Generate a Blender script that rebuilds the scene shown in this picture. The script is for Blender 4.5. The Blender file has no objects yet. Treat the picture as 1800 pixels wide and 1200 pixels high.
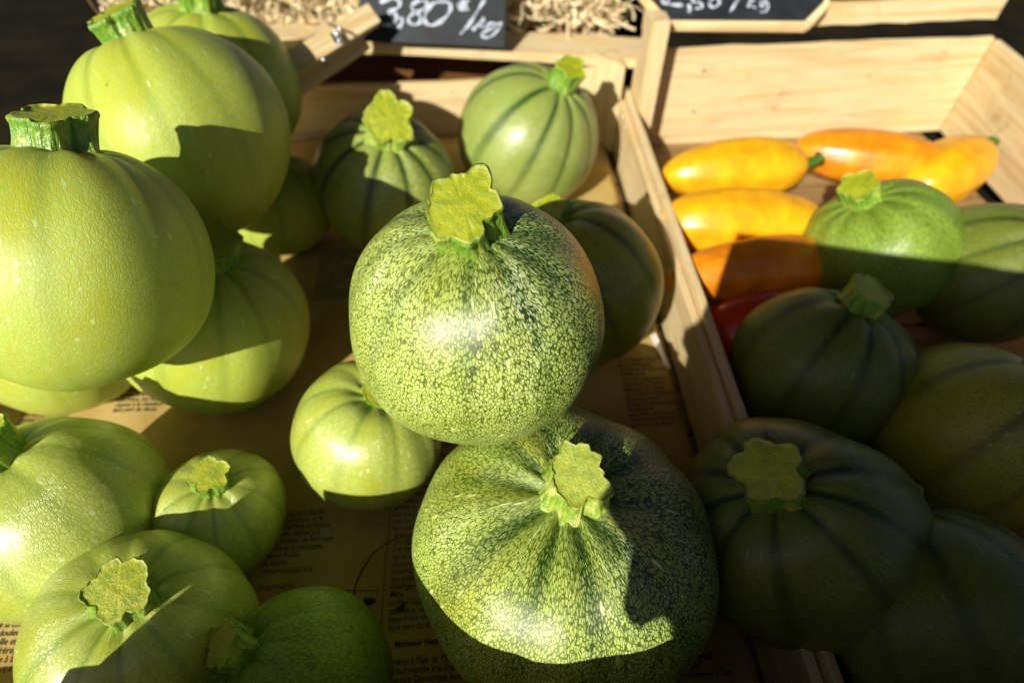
import bpy, bmesh, math, random
import numpy as np
from mathutils import Vector, Matrix, Quaternion
R_ = math.radians
C = bpy.context.scene.collection
scn = bpy.context.scene

# ------------------------------------------------------------------ camera, world, sun, exposure
CAM_H, PITCH, YAW = .29, R_(50), R_(3.5)
FPX = 1039.0
LENS = FPX / 1800 * 36
cd = bpy.data.cameras.new('camera'); cam = bpy.data.objects.new('camera', cd); C.objects.link(cam)
cd.sensor_width = 36; cd.lens = LENS; cd.clip_start = .01; cd.clip_end = 60
cam.location = (0, 0, CAM_H); cam.rotation_euler = (R_(90) - PITCH, 0, -YAW)
cd.dof.use_dof = True; cd.dof.focus_distance = .205; cd.dof.aperture_fstop = 6.6
scn.camera = cam

SUN = Vector((-.43 , -.66, .535)).normalized()          # towards the sun
sl = bpy.data.lights.new('sun', 'SUN'); sl.energy = 5.0; sl.angle = R_(.5); sl.color = (1, .95, .85)
so = bpy.data.objects.new('sun', sl); C.objects.link(so)
so.rotation_euler = SUN.to_track_quat('Z', 'Y').to_euler(); so.location = SUN * 3
w = bpy.data.worlds.new('World'); scn.world = w; w.use_nodes = True
wt = w.node_tree; sky = wt.nodes.new('ShaderNodeTexSky'); sky.sky_type = 'NISHITA'; sky.sun_disc = False
sky.sun_elevation = math.asin(SUN.z); sky.sun_rotation = math.atan2(SUN.x, SUN.y)
sky.dust_density = 1.5; sky.ozone_density = .3; sky.air_density = .5
wt.nodes['Background'].inputs[1].default_value = .05
wt.links.new(sky.outputs[0], wt.nodes['Background'].inputs[0])
scn.view_settings.view_transform = 'Standard'; scn.view_settings.look = 'None'
scn.view_settings.exposure = .30; scn.view_settings.gamma = 1
scn.render.engine = 'CYCLES'
try: scn.cycles.use_denoising = True
except Exception: pass

# ------------------------------------------------------------------ pixel (1800x1200) to a point in the place
RM = Matrix.Rotation(-YAW, 3, 'Z') @ Matrix.Rotation(R_(90) - PITCH, 3, 'X')
def ray(px, py): return RM @ Vector(((px - 900) / FPX, (600 - py) / FPX, -1))
def at_z(px, py, z):
    r = ray(px, py); return Vector((0, 0, CAM_H)) + r * ((z - CAM_H) / r.z)
def at_y(px, py, y):
    r = ray(px, py); return Vector((0, 0, CAM_H)) + r * (y / r.y)
def at_d(px, py, d): return Vector((0, 0, CAM_H)) + ray(px, py) * d

# ------------------------------------------------------------------ nodes
def mat(name):
    m = bpy.data.materials.new(name); m.use_nodes = True
    return m, m.node_tree, m.node_tree.nodes['Principled BSDF']
class NT:
    def __init__(s, t): s.t = t
    def n(s, typ, **k):
        x = s.t.nodes.new(typ)
        for a, b in k.items(): setattr(x, a, b)
        return x
    def L(s, a, b): s.t.links.new(a, b)
    def put(s, sock, v):
        if hasattr(v, 'is_output') or isinstance(v, bpy.types.NodeSocket): s.L(v, sock)
        else: sock.default_value = v
    def math(s, op, a, b=0.0, c=None, clamp=False):
        x = s.n('ShaderNodeMath', operation=op, use_clamp=clamp); s.put(x.inputs[0], a); s.put(x.inputs[1], b)
        if c is not None: s.put(x.inputs[2], c)
        return x.outputs[0]
    def mr(s, v, a, b, c=0.0, d=1.0, smooth=True):
        x = s.n('ShaderNodeMapRange', interpolation_type='SMOOTHSTEP' if smooth else 'LINEAR')
        s.put(x.inputs[0], v); s.put(x.inputs[1], a); s.put(x.inputs[2], b); s.put(x.inputs[3], c); s.put(x.inputs[4], d)
        return x.outputs[0]
    def mix(s, f, a, b):
        x = s.n('ShaderNodeMix', data_type='RGBA'); s.put(x.inputs[0], f); s.put(x.inputs[6], a); s.put(x.inputs[7], b)
        return x.outputs[2]
    def noise(s, vec, scale, detail=2, rough=.5, dist=0):
        x = s.n('ShaderNodeTexNoise'); s.L(vec, x.inputs['Vector']); x.inputs['Scale'].default_value = scale
        x.inputs['Detail'].default_value = detail; x.inputs['Roughness'].default_value = rough; x.inputs['Distortion'].default_value = dist
        return x.outputs['Fac'], x.outputs['Color']
    def vadd(s, a, b):
        x = s.n('ShaderNodeVectorMath', operation='ADD'); s.put(x.inputs[0], a); s.put(x.inputs[1], b); return x.outputs[0]
    def vmul(s, a, b):
        x = s.n('ShaderNodeVectorMath', operation='MULTIPLY'); s.put(x.inputs[0], a); s.put(x.inputs[1], b); return x.outputs[0]
    def voro(s, vec, scale, feature='DISTANCE_TO_EDGE'):
        x = s.n('ShaderNodeTexVoronoi', feature=feature); s.L(vec, x.inputs['Vector']); x.inputs['Scale'].default_value = scale
        return x
    def bump(s, h, strength, dist):
        x = s.n('ShaderNodeBump'); s.put(x.inputs['Height'], h); x.inputs['Strength'].default_value = strength; x.inputs['Distance'].default_value = dist
        return x.outputs[0]
def col(h, a=1):  # srgb 0-255 to linear
    return tuple(((c / 255) / 12.92 if c / 255 <= .04045 else (((c / 255) + .055) / 1.055) ** 2.4) for c in h) + (a,)

def skin_material(name, coat=.0, ribline=.0, pale=(.50, .62, .15), mid=(.25, .40, .04), dark=(.025, .085, .006), scale=30, net=1.0, ribs=.6,
                  top=1.0, blot=.5, rough=.34, yellow=0.0, seed=0., edge=.11, contrast=1.0, side=0.0, spec=.5):
    m, t, p = mat(name); N = NT(t)
    a = N.n('ShaderNodeAttribute', attribute_name='skin'); v = N.vadd(a.outputs['Vector'], (seed, seed * .7, -seed))
    rib = N.n('ShaderNodeAttribute', attribute_name='rib').outputs['Fac']
    arc = N.n('ShaderNodeAttribute', attribute_name='arc').outputs['Fac']
    sd = N.n('ShaderNodeAttribute', attribute_name='side').outputs['Fac']
    _, nc = N.noise(v, scale * .55, 2)
    _, nc2 = N.noise(v, scale * 2.3, 2)
    dv = N.vadd(v, N.vadd(N.vmul(N.vadd(nc, (-.5, -.5, -.5)), (.6 / scale,) * 3), N.vmul(N.vadd(nc2, (-.5, -.5, -.5)), (.36 / scale,) * 3)))
    d1 = N.voro(dv, scale).outputs['Distance']
    d2 = N.voro(N.vadd(dv, (3.1, 1.7, 5.2)), scale * 1.75).outputs['Distance']
    low, _ = N.noise(v, 2.2, 3, .55)
    mid_n, _ = N.noise(v, scale * .22, 3, .6)
    # width of the net: wider towards the stem and on the dark ribs
    near = N.mr(arc, .15, 1.1, 1, 0)
    ribm = N.math('MULTIPLY', N.math('MULTIPLY', rib, ribs), N.math('ADD', N.math('MULTIPLY', near, .8), .25))
    wd = N.math('ADD', N.math('ADD', edge * .88, N.math('MULTIPLY', N.mr(mid_n, .3, .75), edge * .22)),
                N.math('ADD', N.math('MULTIPLY', ribm, .16), N.math('MULTIPLY', near, .05 * top)))
    wd = N.math('ADD', wd, N.math('MULTIPLY', sd, side * .06))
    l1 = N.mr(d1, N.math('MULTIPLY', wd, .5), wd, 1, 0)
    wd2 = N.math('MULTIPLY', wd, .75)
    l2 = N.math('MULTIPLY', N.mr(d2, N.math('MULTIPLY', wd2, .3), wd2, 1, 0), N.mr(mid_n, .3, .6, .3, .6))
    line = N.math('MULTIPLY', N.math('MAXIMUM', l1, l2), net)
    # pale blotches
    b = N.voro(N.vmul(dv, (1, 1, .75)), min(scale * .36, 15), 'F1')
    bl = N.math('MULTIPLY', N.mr(b.outputs['Distance'], .10, .26, 1, 0), blot)
    sel = N.n('ShaderNodeSeparateColor'); N.L(b.outputs['Color'], sel.inputs[0])
    bl = N.math('MULTIPLY', bl, N.mr(sel.outputs[0], .62, .72))
    line = N.math('MULTIPLY', line, N.math('SUBTRACT', 1, N.math('MULTIPLY', bl, .85)))
    cellc = N.voro(dv, scale, 'F1'); sc = N.n('ShaderNodeSeparateColor'); N.L(cellc.outputs['Color'], sc.inputs[0])
    base = N.mix(N.math('MULTIPLY', N.mr(sc.outputs[0], .1, .95, 0, 1), .30), (*pale, 1), (*mid, 1))
    base = N.mix(N.mr(low, .42, .72, 0, .35), base, tuple(mid) + (1,))
    base = N.mix(N.math('MULTIPLY', N.mr(low, .45, .72), yellow), base, (.48, .46, .02, 1))
    base = N.mix(N.math('MULTIPLY', ribm, .7), base, (mid[0] * .45, mid[1] * .6, mid[2] * .6, 1))
    base = N.mix(N.math('MULTIPLY', bl, .8), base, (min(1, pale[0] * 1.25), min(1, pale[1] * 1.2), pale[2] * 2.2, 1))
    soft = N.mr(N.math('ADD', N.math('ADD', N.math('MULTIPLY', mid_n, .5), N.math('MULTIPLY', ribm, .6)), N.math('MULTIPLY', sd, side * .65)), .25, .85)
    linec = N.mix(soft, (dark[0] * 7 + .04, dark[1] * 3 + .02, dark[2] * 1.0, 1), (*dark, 1))
    c = N.mix(N.math('MULTIPLY', line, contrast), base, linec)
    s1_, _ = N.noise(N.vmul(v, (1, 1, .35)), 9, 5, .7); s2_, _ = N.noise(v, 34, 3, .7)
    scuff = N.math('MULTIPLY', N.mr(s1_, .64, .72), N.mr(s2_, .45, .6))
    c = N.mix(N.math('MULTIPLY', scuff, .55), c, (.34, .30, .10, 1))
    pock = N.voro(N.vadd(v, N.vmul(nc, (.1,) * 3)), 7, 'F1')
    c = N.mix(N.math('MULTIPLY', N.mr(pock.outputs['Distance'], .03, .06, 1, 0), .8), c, (.05, .06, .01, 1))
    rl = N.math('MULTIPLY', N.n('ShaderNodeAttribute', attribute_name='ribl').outputs['Fac'], ribline)
    rl = N.math('MULTIPLY', rl, N.mr(N.math('ADD', arc, N.math('MULTIPLY', low, .6)), .6, 3.0, 1, .1))
    c = N.mix(rl, c, (dark[0] * 1.2, dark[1] * 1.1, dark[2], 1))
    N.L(c, p.inputs['Base Color'])
    fine, _ = N.noise(v, scale * 6, 2)
    N.L(N.math('ADD', N.math('MULTIPLY', fine, .12), N.math('ADD', rough - .06, N.math('MULTIPLY', line, .06))), p.inputs['Roughness'])
    h = N.math('ADD', N.math('MULTIPLY', line, -.8 * contrast * contrast), N.math('ADD', N.math('MULTIPLY', fine, .35), N.math('MULTIPLY', mid_n, .8)))
    N.L(N.bump(h, .5, .00045), p.inputs['Normal'])
    p.inputs['Specular IOR Level'].default_value = spec
    p.inputs['Coat Weight'].default_value = coat; p.inputs['Coat Roughness'].default_value = .22
    return m

def stem_material(name, c1, c2, c3, rough=.28):
    m, t, p = mat(name); N = NT(t)
    tc = N.n('ShaderNodeTexCoord').outputs['Object']
    st = N.vmul(tc, (1, 1, .22))
    f, _ = N.noise(st, 900, 3, .6); g, _ = N.noise(tc, 160, 3); sp, _ = N.noise(tc, 1700, 2)
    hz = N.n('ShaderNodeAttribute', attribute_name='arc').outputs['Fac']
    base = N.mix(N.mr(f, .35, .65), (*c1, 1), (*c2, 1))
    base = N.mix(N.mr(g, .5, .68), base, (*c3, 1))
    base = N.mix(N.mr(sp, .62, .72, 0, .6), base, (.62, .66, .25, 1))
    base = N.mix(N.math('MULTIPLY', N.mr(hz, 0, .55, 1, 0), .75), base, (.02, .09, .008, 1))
    N.L(base, p.inputs['Base Color'])
    p.inputs['Roughness'].default_value = rough
    p.inputs['Subsurface Weight'].default_value = .15; p.inputs['Subsurface Radius'].default_value = (.4, .6, .15); p.inputs['Subsurface Scale'].default_value = .004
    N.L(N.bump(N.math('ADD', f, N.math('MULTIPLY', g, .5)), .9, .0011), p.inputs['Normal'])
    return m

def cut_material(name, c1=(.42, .46, .014), c2=(.27, .35, .012), c3=(.62, .60, .16)):
    m, t, p = mat(name); N = NT(t)
    tc = N.n('ShaderNodeTexCoord').outputs['Object']
    f, _ = N.noise(tc, 260, 4, .6); g, _ = N.noise(tc, 1300, 4, .75); sp = N.voro(tc, 1000, 'F1')
    rim = N.n('ShaderNodeAttribute', attribute_name='arc').outputs['Fac']
    b = N.mix(N.mr(f, .35, .68), (*c1, 1), (*c2, 1))
    b = N.mix(N.mr(g, .58, .70, 0, .75), b, (*c3, 1))
    b = N.mix(N.math('MULTIPLY', N.mr(sp.outputs['Distance'], .0, .25, 1, 0), .45), b, (.16, .17, .01, 1))
    b = N.mix(N.mr(rim, .90, 1, 0, .75), b, (.50, .48, .15, 1))
    N.L(b, p.inputs['Base Color']); N.L(N.mr(g, .4, .65, .5, .12), p.inputs['Roughness']); p.inputs['Specular IOR Level'].default_value = .7
    p.inputs['Subsurface Weight'].default_value = .2; p.inputs['Subsurface Radius'].default_value = (.5, .6, .1); p.inputs['Subsurface Scale'].default_value = .004
    N.L(N.bump(N.math('ADD', g, N.math('MULTIPLY', f, 1.5)), 1.0, .00035), p.inputs['Normal'])
    return m

def wood_material(name, c=(.74, .61, .35), d=(.62, .45, .21), axis=0, knots=.0):
    m, t, p = mat(name); N = NT(t)
    oi = N.n('ShaderNodeObjectInfo')
    tc = N.n('ShaderNodeTexCoord').outputs['Object']
    off = N.n('ShaderNodeCombineXYZ'); N.L(N.math('MULTIPLY', oi.outputs['Random'], 3.0), off.inputs[0]); N.L(N.math('MULTIPLY', oi.outputs['Random'], 1.7), off.inputs[2])
    v = N.vadd(tc, off.outputs[0])
    sc = [1, 1, 1]; sc[axis] = .07
    g = N.vmul(v, tuple(sc))
    f, _ = N.noise(g, 420, 4, .6, .4); f2, _ = N.noise(g, 90, 3, .5, 1.2); f3, _ = N.noise(v, 14, 2)
    sc2 = [1, 1, 1]; sc2[axis] = .012
    fib, _ = N.noise(N.vmul(v, tuple(sc2)), 1800, 2)
    b = N.mix(N.mr(f2, .42, .68), (*c, 1), (*d, 1))
    b = N.mix(N.mr(f, .45, .75, 0, .5), b, (d[0] * .8, d[1] * .75, d[2] * .65, 1))
    b = N.mix(N.mr(fib, .6, .75, 0, .35), b, (d[0] * .55, d[1] * .45, d[2] * .35, 1))
    b = N.mix(N.mr(f3, .45, .75, 0, .4), b, (c[0] * 1.05, c[1] * .92, c[2] * .75, 1))
    st1, _ = N.noise(v, 32, 5, .7)
    b = N.mix(N.mr(st1, .56, .74, 0, .55), b, (d[0] * .62, d[1] * .52, d[2] * .42, 1))
    saw = [1, 1, 1]; saw[axis] = 9
    sw, _ = N.noise(N.vmul(v, tuple(saw)), 120, 2)
    f = N.math('ADD', f, N.math('MULTIPLY', sw, .7))
    kv = [1, 1, 1]; kv[axis] = .45
    kn = N.voro(N.vadd(N.vmul(v, tuple(kv)), N.vmul(N.noise(v, 60, 2)[1], (.006,) * 3)), 13, 'F1'); ks = N.n('ShaderNodeSeparateColor'); N.L(kn.outputs['Color'], ks.inputs[0])
    kf = N.math('MULTIPLY', N.mr(kn.outputs['Distance'], .02, .075, 1, 0), N.mr(ks.outputs[0], .55, .6))
    b = N.mix(N.math('MULTIPLY', kf, .8), b, (d[0] * .45, d[1] * .28, d[2] * .2, 1))
    N.L(b, p.inputs['Base Color']); p.inputs['Roughness'].default_value = .68; p.inputs['Specular IOR Level'].default_value = .3
    N.L(N.bump(N.math('ADD', N.math('ADD', f, fib), f2), .5, .0004), p.inputs['Normal'])
    return m

def plain(name, c, rough=.5, metal=0, spec=.5, noise=None, bump=0):
    m, t, p = mat(name); N = NT(t)
    tc = N.n('ShaderNodeTexCoord').outputs['Object']
    sc, amt = noise or (60, .2)
    f, _ = N.noise(tc, sc, 4, .6)
    b = N.mix(N.mr(f, .3, .7), (*[x * (1 - amt) for x in c], 1), (*[min(1, x * (1 + amt)) for x in c], 1))
    N.L(b, p.inputs['Base Color']); p.inputs['Roughness'].default_value = rough; p.inputs['Metallic'].default_value = metal
    p.inputs['Specular IOR Level'].default_value = spec
    if bump: N.L(N.bump(f, .5, bump), p.inputs['Normal'])
    return m

# ------------------------------------------------------------------ object helpers
def tag(o, label=None, cat=None, group=None, kind=None):
    if label: o['label'] = label
    if cat: o['category'] = cat
    if group: o['group'] = group
    if kind: o['kind'] = kind
    return o
def empty(name, loc=(0, 0, 0), label=None, cat=None, group=None):
    o = bpy.data.objects.new(name, None); C.objects.link(o); o.location = loc; o.empty_display_size = .01
    return tag(o, label, cat, group)
def mesh_obj(name, verts, faces, m, parent=None, smooth=True, attrs=None, mats=None):
    me = bpy.data.meshes.new(name); me.from_pydata([tuple(v) for v in verts], [], faces); me.update()
    if smooth: me.polygons.foreach_set('use_smooth', [True] * len(me.polygons))
    for k, arr in (attrs or {}).items():
        arr = np.asarray(arr, dtype=np.float32)
        if arr.ndim == 2:
            at = me.attributes.new(k, 'FLOAT_VECTOR', 'POINT'); at.data.foreach_set('vector', arr.ravel())
        else:
            at = me.attributes.new(k, 'FLOAT', 'POINT'); at.data.foreach_set('value', arr)
    if m: me.materials.append(m)
    o = bpy.data.objects.new(name, me); C.objects.link(o)
    if parent: o.parent = parent
    return o
def grid_faces(nu, nv):      # closed around u
    a = np.arange(nu); f = []
    for j in range(nv - 1):
        for i in range(nu):
            i2 = (i + 1) % nu
            f.append((j * nu + i, j * nu + i2, (j + 1) * nu + i2, (j + 1) * nu + i))
    return f
def box(name, size, m, parent=None, loc=(0, 0, 0), rot=None, bevel=.0007, rough=0, seed=0):
    bm = bmesh.new(); bmesh.ops.create_cube(bm, size=1)
    bmesh.ops.scale(bm, vec=size, verts=bm.verts)
    if rough:      # slightly wavy sawn edges
        bmesh.ops.subdivide_edges(bm, edges=[e for e in bm.edges if abs((e.verts[0].co - e.verts[1].co).x) > size[0] * .5], cuts=14)
        rr = random.Random(seed)
        for x in sorted({round(v.co.x, 5) for v in bm.verts}):
            dz = rr.gauss(0, rough); dz2 = rr.gauss(0, rough)
            for v in bm.verts:
                if abs(v.co.x - x) < 1e-4: v.co.z += dz if v.co.z > 0 else dz2
    sharp = [e for e in bm.edges if len(e.link_faces) == 2 and e.link_faces[0].normal.angle(e.link_faces[1].normal, 0) > .8]
    bmesh.ops.bevel(bm, geom=sharp, offset=bevel, segments=2, affect='EDGES', profile=.6)
    me = bpy.data.meshes.new(name); bm.to_mesh(me); bm.free(); me.materials.append(m)
    o = bpy.data.objects.new(name, me); C.objects.link(o)
    o.location = loc
    if rot is not None: o.rotation_euler = rot
    if parent: o.parent = parent
    return o
def slat(name, p0, p1, z0, z1, th, m, parent, side=1, rough=.0004, seed=1, tilt=0):
    """board standing on edge; its inner face runs along p0-p1, thickness goes to the left of that line if side=1"""
    d = Vector((p1[0] - p0[0], p1[1] - p0[1])); L = d.length; a = math.atan2(d.y, d.x); n = Vector((-math.sin(a), math.cos(a))) * side
    c = Vector(((p0[0] + p1[0]) / 2, (p0[1] + p1[1]) / 2)) + n * th / 2
    return box(name, (L, th, z1 - z0), m, parent, (c.x, c.y, (z0 + z1) / 2), (tilt, 0, a), rough=rough, seed=seed)

def interp_radius(pts, n):
    """pts: (deg, r) -> n radii round the circle, smooth periodic"""
    pts = sorted(((a % 360), r) for a, r in pts); A = np.array([p[0] for p in pts]); Rr = np.array([p[1] for p in pts], float)
    th = np.arange(n) * 360 / n; k = len(A); out = np.zeros(n)
    for q, x in enumerate(th):
        i = np.searchsorted(A, x, side='right') - 1; i0 = i % k; i1 = (i + 1) % k
        a0 = A[i0]; a1 = A[i1]; span = (a1 - a0) % 360 or 360; t = ((x - a0) % 360) / span
        
        w_ = math.sin(t * math.pi / 2) if Rr[i1] > Rr[i0] else 1 - math.cos(t * math.pi / 2)
        w_ = .75 * w_ + .25 * t * t * (3 - 2 * t); out[q] = Rr[i0] * (1 - w_) + Rr[i1] * w_
    return out

G_ALL = 'round courgettes lying in the wooden crates'
def courgette(loc, R, skin, axis=(0, 0, 1), spin=0, flat=.95, dimple=.12, dimw=.3, lobe=.02, nlobe=10, stem=None, stem_mat=None, cut_mat=None,
              label=None, group=G_ALL, seed=0, nu=200, nv=130, pear=0.0, nm='round_courgette', cat='courgette', stretch=1.0, bumpy=.018):
    rr = random.Random(seed)
    root = empty(nm, loc, label, cat, group)
    q = Vector(axis).normalized().to_track_quat('Z', 'Y'); root.rotation_mode = 'QUATERNION'
    # keep the local x axis as near the world x as can be
    zl = Vector(axis).normalized(); xl = (Vector((1, 0, 0)) - zl * zl.x).normalized(); yl = zl.cross(xl)
    q = Matrix((xl, yl, zl)).transposed().to_quaternion(); root.rotation_quaternion = q
    th = np.linspace(0, 2 * np.pi, nu, endpoint=False); tt = np.linspace(.0, np.pi, nv)
    TH, TT = np.meshgrid(th, tt)
    ph = rr.random() * 6
    warp = TH + spin + .07 * np.sin(2 * TH + ph) + .05 * np.sin(3 * TH + ph * 2)
    ribc = .5 + .5 * np.cos(nlobe * warp)
    fall = np.exp(-(TT / .95) ** 2) * 1.0 + .22
    amp = lobe * fall * np.sin(TT) ** .6
    r = np.sin(TT) ** .93 * (1 - amp * ribc * 1.6) * (1 + pear * np.cos(TT))
    z = np.cos(TT) * flat
    z = z - dimple * np.exp(-(TT / dimw) ** 2) - dimple * .5 * np.exp(-((np.pi - TT) / .3) ** 2) - lobe * 1.3 * ribc * np.exp(-(TT / .5) ** 2) * np.minimum(1, TT / .15)
    b = bumpy
    k = [rr.random() * 6 for _ in range(8)]
    rad = 1 + b * np.sin(2 * TH + k[0]) * np.sin(TT) + b * .8 * np.sin(3 * TH + k[1]) * np.sin(2 * TT + k[2]) + b * .5 * np.sin(5 * TH + k[3] + TT * 2) * np.sin(TT) + b * .4 * np.sin(TT * 5 + k[4] + np.cos(TH))
    X = R * r * rad * np.cos(TH); Y = R * r * rad * np.sin(TH); Z = R * z * rad * stretch
    V = np.stack([X.ravel(), Y.ravel(), Z.ravel()], 1)
    st_ = 1 / (1 + 2.4 * np.exp(-(tt / 1.15) ** 2)); ar_ = np.concatenate([[0], np.cumsum((st_[1:] + st_[:-1]) / 2 * np.diff(tt))])
    arc = np.repeat(ar_[:, None], nu, 1) * 1.0 * stretch
    tw = TH + .06 * np.sin(TT * 3 + ph)
    A = .92
    skinc = np.stack([(A * np.cos(tw)).ravel(), (A * np.sin(tw)).ravel(), -arc.ravel()], 1)
    dark_rib = np.clip((ribc - .55) / .45, 0, 1) ** 1.2
    dark_rib = dark_rib * (.45 + .55 * np.sin(TH * 1.0 + ph + 1) ** 2)
    ribl_ = np.clip((ribc - .88) / .12, 0, 1) * np.clip(TT / .25, 0, 1)
    side = np.clip(.5 + .5 * np.cos(TH - .35), 0, 1)
    F = [f_[::-1] for f_ in grid_faces(nu, nv)]
    body = mesh_obj('body', V, F, skin, root, True, dict(skin=skinc, rib=dark_rib.ravel(), ribl=ribl_.ravel(), arc=(TT).ravel(), side=side.ravel()))
    if stem:
        s = dict(h=.4, r0=.3, pts=None, base=1.5, tilt=(.1, .32), bend=(0, 0), z0=.80, ridge=.12, cut=True, rimw=.03, twist=.0); s.update(stem)
        n = 120; lev = s.get('lev', 22)
        prof = interp_radius(s['pts'], n) if s['pts'] else interp_radius([q_ for k_ in range(5) for q_ in ((k_ * 72 + ph * 20 + rr.uniform(-14, 14), rr.uniform(1.0, 1.28)), (k_ * 72 + ph * 20 + 36 + rr.uniform(-8, 8), rr.uniform(.78, .92)))], n)
        prof = prof / prof.mean()
        jag = np.array([rr.gauss(0, 1) for _ in range(n)]); jag = (jag + np.roll(jag, 1) + np.roll(jag, 2)) / 1.7
        prof = prof * (1 + .009 * jag + .008 * np.sin(np.arange(n) * 2 * np.pi / n * 17 + ph))
        ang = np.arange(n) * 2 * np.pi / n
        base_prof = 1 + s['ridge'] * 1.7 * np.cos(5 * ang + s.get('bph', 0)) + s['ridge'] * .5 * np.cos(10 * ang + 1)
        vs = []; arcs = []
        for j in range(lev):
            u = j / (lev - 1)
            fl = 1 + (s['base'] - 1) * 1.35 * math.exp(-u * 4.2)
            pr = base_prof * (1 - u) ** 1.5 + prof * (1 - (1 - u) ** 1.5)
            rad_ = R * s['r0'] * fl * pr * (1 + s.get('flare', .08) * u ** 3)
            a2 = ang + s['twist'] * u
            groove = 1 + .034 * np.sin(ang * 23 + 3 * math.sin(u * 2)) * (1 - u * .5) + .02 * np.sin(ang * 13 + 1 + u)
            x = rad_ * groove * np.cos(a2) + R * s['bend'][0] * u ** 1.6; y = rad_ * groove * np.sin(a2) + R * s['bend'][1] * u ** 1.6
            top = s['h'] + s['tilt'][0] * (rad_ * np.cos(a2)) / R + s['tilt'][1] * (rad_ * np.sin(a2)) / R
            zz = R * (s['z0'] - .10 + u * (top + .10))
            vs.append(np.stack([x, y, zz + np.zeros(n)], 1)); arcs.append(np.full(n, u))
        # rounded lip
        last = vs[-1]; cen = last.mean(0); nrm = Vector((-s['tilt'][0], -s['tilt'][1], 1)).normalized(); up_ = np.array(nrm) * R
        vs[-1] = last = cen + (last - cen) * 1.03
        for sc_, o_ in ((1.035, .018), (1.02, .032), (.985, .040)): vs.append(cen + (last - cen) * sc_ / 1.03 + up_ * o_); arcs.append(np.full(n, 1.0))
        lev_t = len(vs)
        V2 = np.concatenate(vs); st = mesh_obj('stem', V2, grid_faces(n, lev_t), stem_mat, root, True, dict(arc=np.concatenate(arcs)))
        if s['cut']:
            rings = [.957, .92, .87, .80, .72, .63, .54, .45, .36, .27, .18, .09]; vv = []; av = []
            q1, q2, q3 = rr.random() * 6, rr.random() * 6, rr.random() * 6
            for kk, rg in enumerate(rings):
                off = [.040, .034, .031, .030, .030, .03, .03, .03, .03, .03, .03, .03][kk]
                prf_ = np.linalg.norm(last - cen, axis=1); wv = cen + (last - cen) * (rg * (1 + (prf_.mean() / prf_ - 1) * min(1, (1 - rg) * 2.4)))[:, None]
                lx_ = (wv - cen) / R
                nz = .0018 * np.sin(lx_[:, 0] * 31 + q1 + 2 * np.sin(lx_[:, 1] * 19)) * np.sin(lx_[:, 1] * 27 + q2) + .012 * np.sin(lx_[:, 0] * 8 + q2) * np.sin(lx_[:, 1] * 7 + q3)
                if kk == 0: nz = nz * 0
                wv = wv + np.outer((off + nz) * R, np.array(nrm)); vv.append(wv); av.append(np.full(n, rg))
            vv = np.concatenate(vv); cidx = len(vv); vv = np.vstack([vv, cen + up_ * .03 ]); av = np.append(np.concatenate(av), 0)
            Fc = grid_faces(n, len(rings)); b0 = (len(rings) - 1) * n
            Fc += [(b0 + i, b0 + (i + 1) % n, cidx) for i in range(n)]
            cf = mesh_obj('cut_face', vv, Fc, cut_mat, st, True, dict(arc=av))
            cf['label'] = 'moist yellow green cut end of the stem'
    return root

# ------------------------------------------------------------------ materials
M_wood = wood_material('pale_pine')
M_woodz = wood_material('pale_pine_upright', axis=0)
M_recess_shade = wood_material('shaded_recess_wood', (.16, .065, .018), (.10, .04, .01))  # dark colour painted in for the shade under the rim board
M_floor = wood_material('crate_floor_wood', (.34, .22, .09), (.22, .13, .045))
M_olive = wood_material('stained_liner_wood', (.60, .46, .24), (.45, .31, .13))
M_slate = plain('slate_paint', (.012, .017, .022), .62, spec=.35, noise=(40, .5), bump=.0002)
M_chalk = plain('chalk', (.48, .53, .62), .9, noise=(700, .45), bump=.0002)
M_steel = plain('galvanised_wire', (.6, .62, .66), .25, 1.0)
M_ink = plain('newsprint_ink', (.012, .009, .006), .8, noise=(300, .4))
M_strand = plain('dry_fibre', (.05, .022, .008), .7)
M_table = plain('stall_cloth', (.012, .010, .004), .95, spec=.1, noise=(20, .4))
M_plastic = plain('white_plastic', (.80, .80, .78), .4)
M_shave = wood_material('wood_wool_strands', (.80, .70, .46), (.66, .50, .24))
M_orange = plain('orange_skin', (.80, .25, .008), .30, noise=(45, .3), bump=.0012)
M_yellow = plain('yellow_skin', (.86, .40, .008), .30, noise=(45, .22), bump=.0012)
M_redor = plain('red_skin', (.62, .055, .008), .28, noise=(50, .15))

# ------------------------------------------------------------------ the stall ground
tb = box('stall_table', (3.2, 2.6, .02), M_table, None, (0, .55, -.022), bevel=.002)
tag(tb, kind='structure')

# ------------------------------------------------------------------ main crate
XL, YF, YB = -.300, .012, .485
pR0 = at_z(1237, 830, 0); pR1 = at_z(1086, 300, 0)
dR = (pR1 - pR0); dR = dR / dR.y
XR_f = (pR0 + dR * (YF - pR0.y)).x; XR_b = (pR0 + dR * (YB - pR0.y)).x
def rx(y): return (pR0 + dR * (y - pR0.y)).x
print('right wall x', XR_f, XR_b)
H1 = .046
crate = empty('wooden_crate', (0, .25, 0), 'pale pine crate lined with newspaper that holds the round green courgettes', 'crate', 'wooden crates on the stall')
crate.location = (0, 0, 0)
for i in range(6):
    y0 = YF + i * .0795
    box('floor_board', (rx(.25) - XL - .002, .076, .004), M_floor, crate, ((XL + rx(.25)) / 2, y0 + .038, -.0025), bevel=.0005)
slat('side_slat', (rx(YF), YF), (rx(YB), YB), 0, H1, .0045, M_wood, crate, side=-1, seed=3)
slat('side_slat', (XL, YF), (XL, YB), 0, H1, .005, M_wood, crate, side=1, seed=4)
YBL = YB + .004
slat('end_slat', (XL, YBL), (rx(YB) - .001, YB), 0, .050, .005, M_wood, crate, side=1, seed=5)
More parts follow.
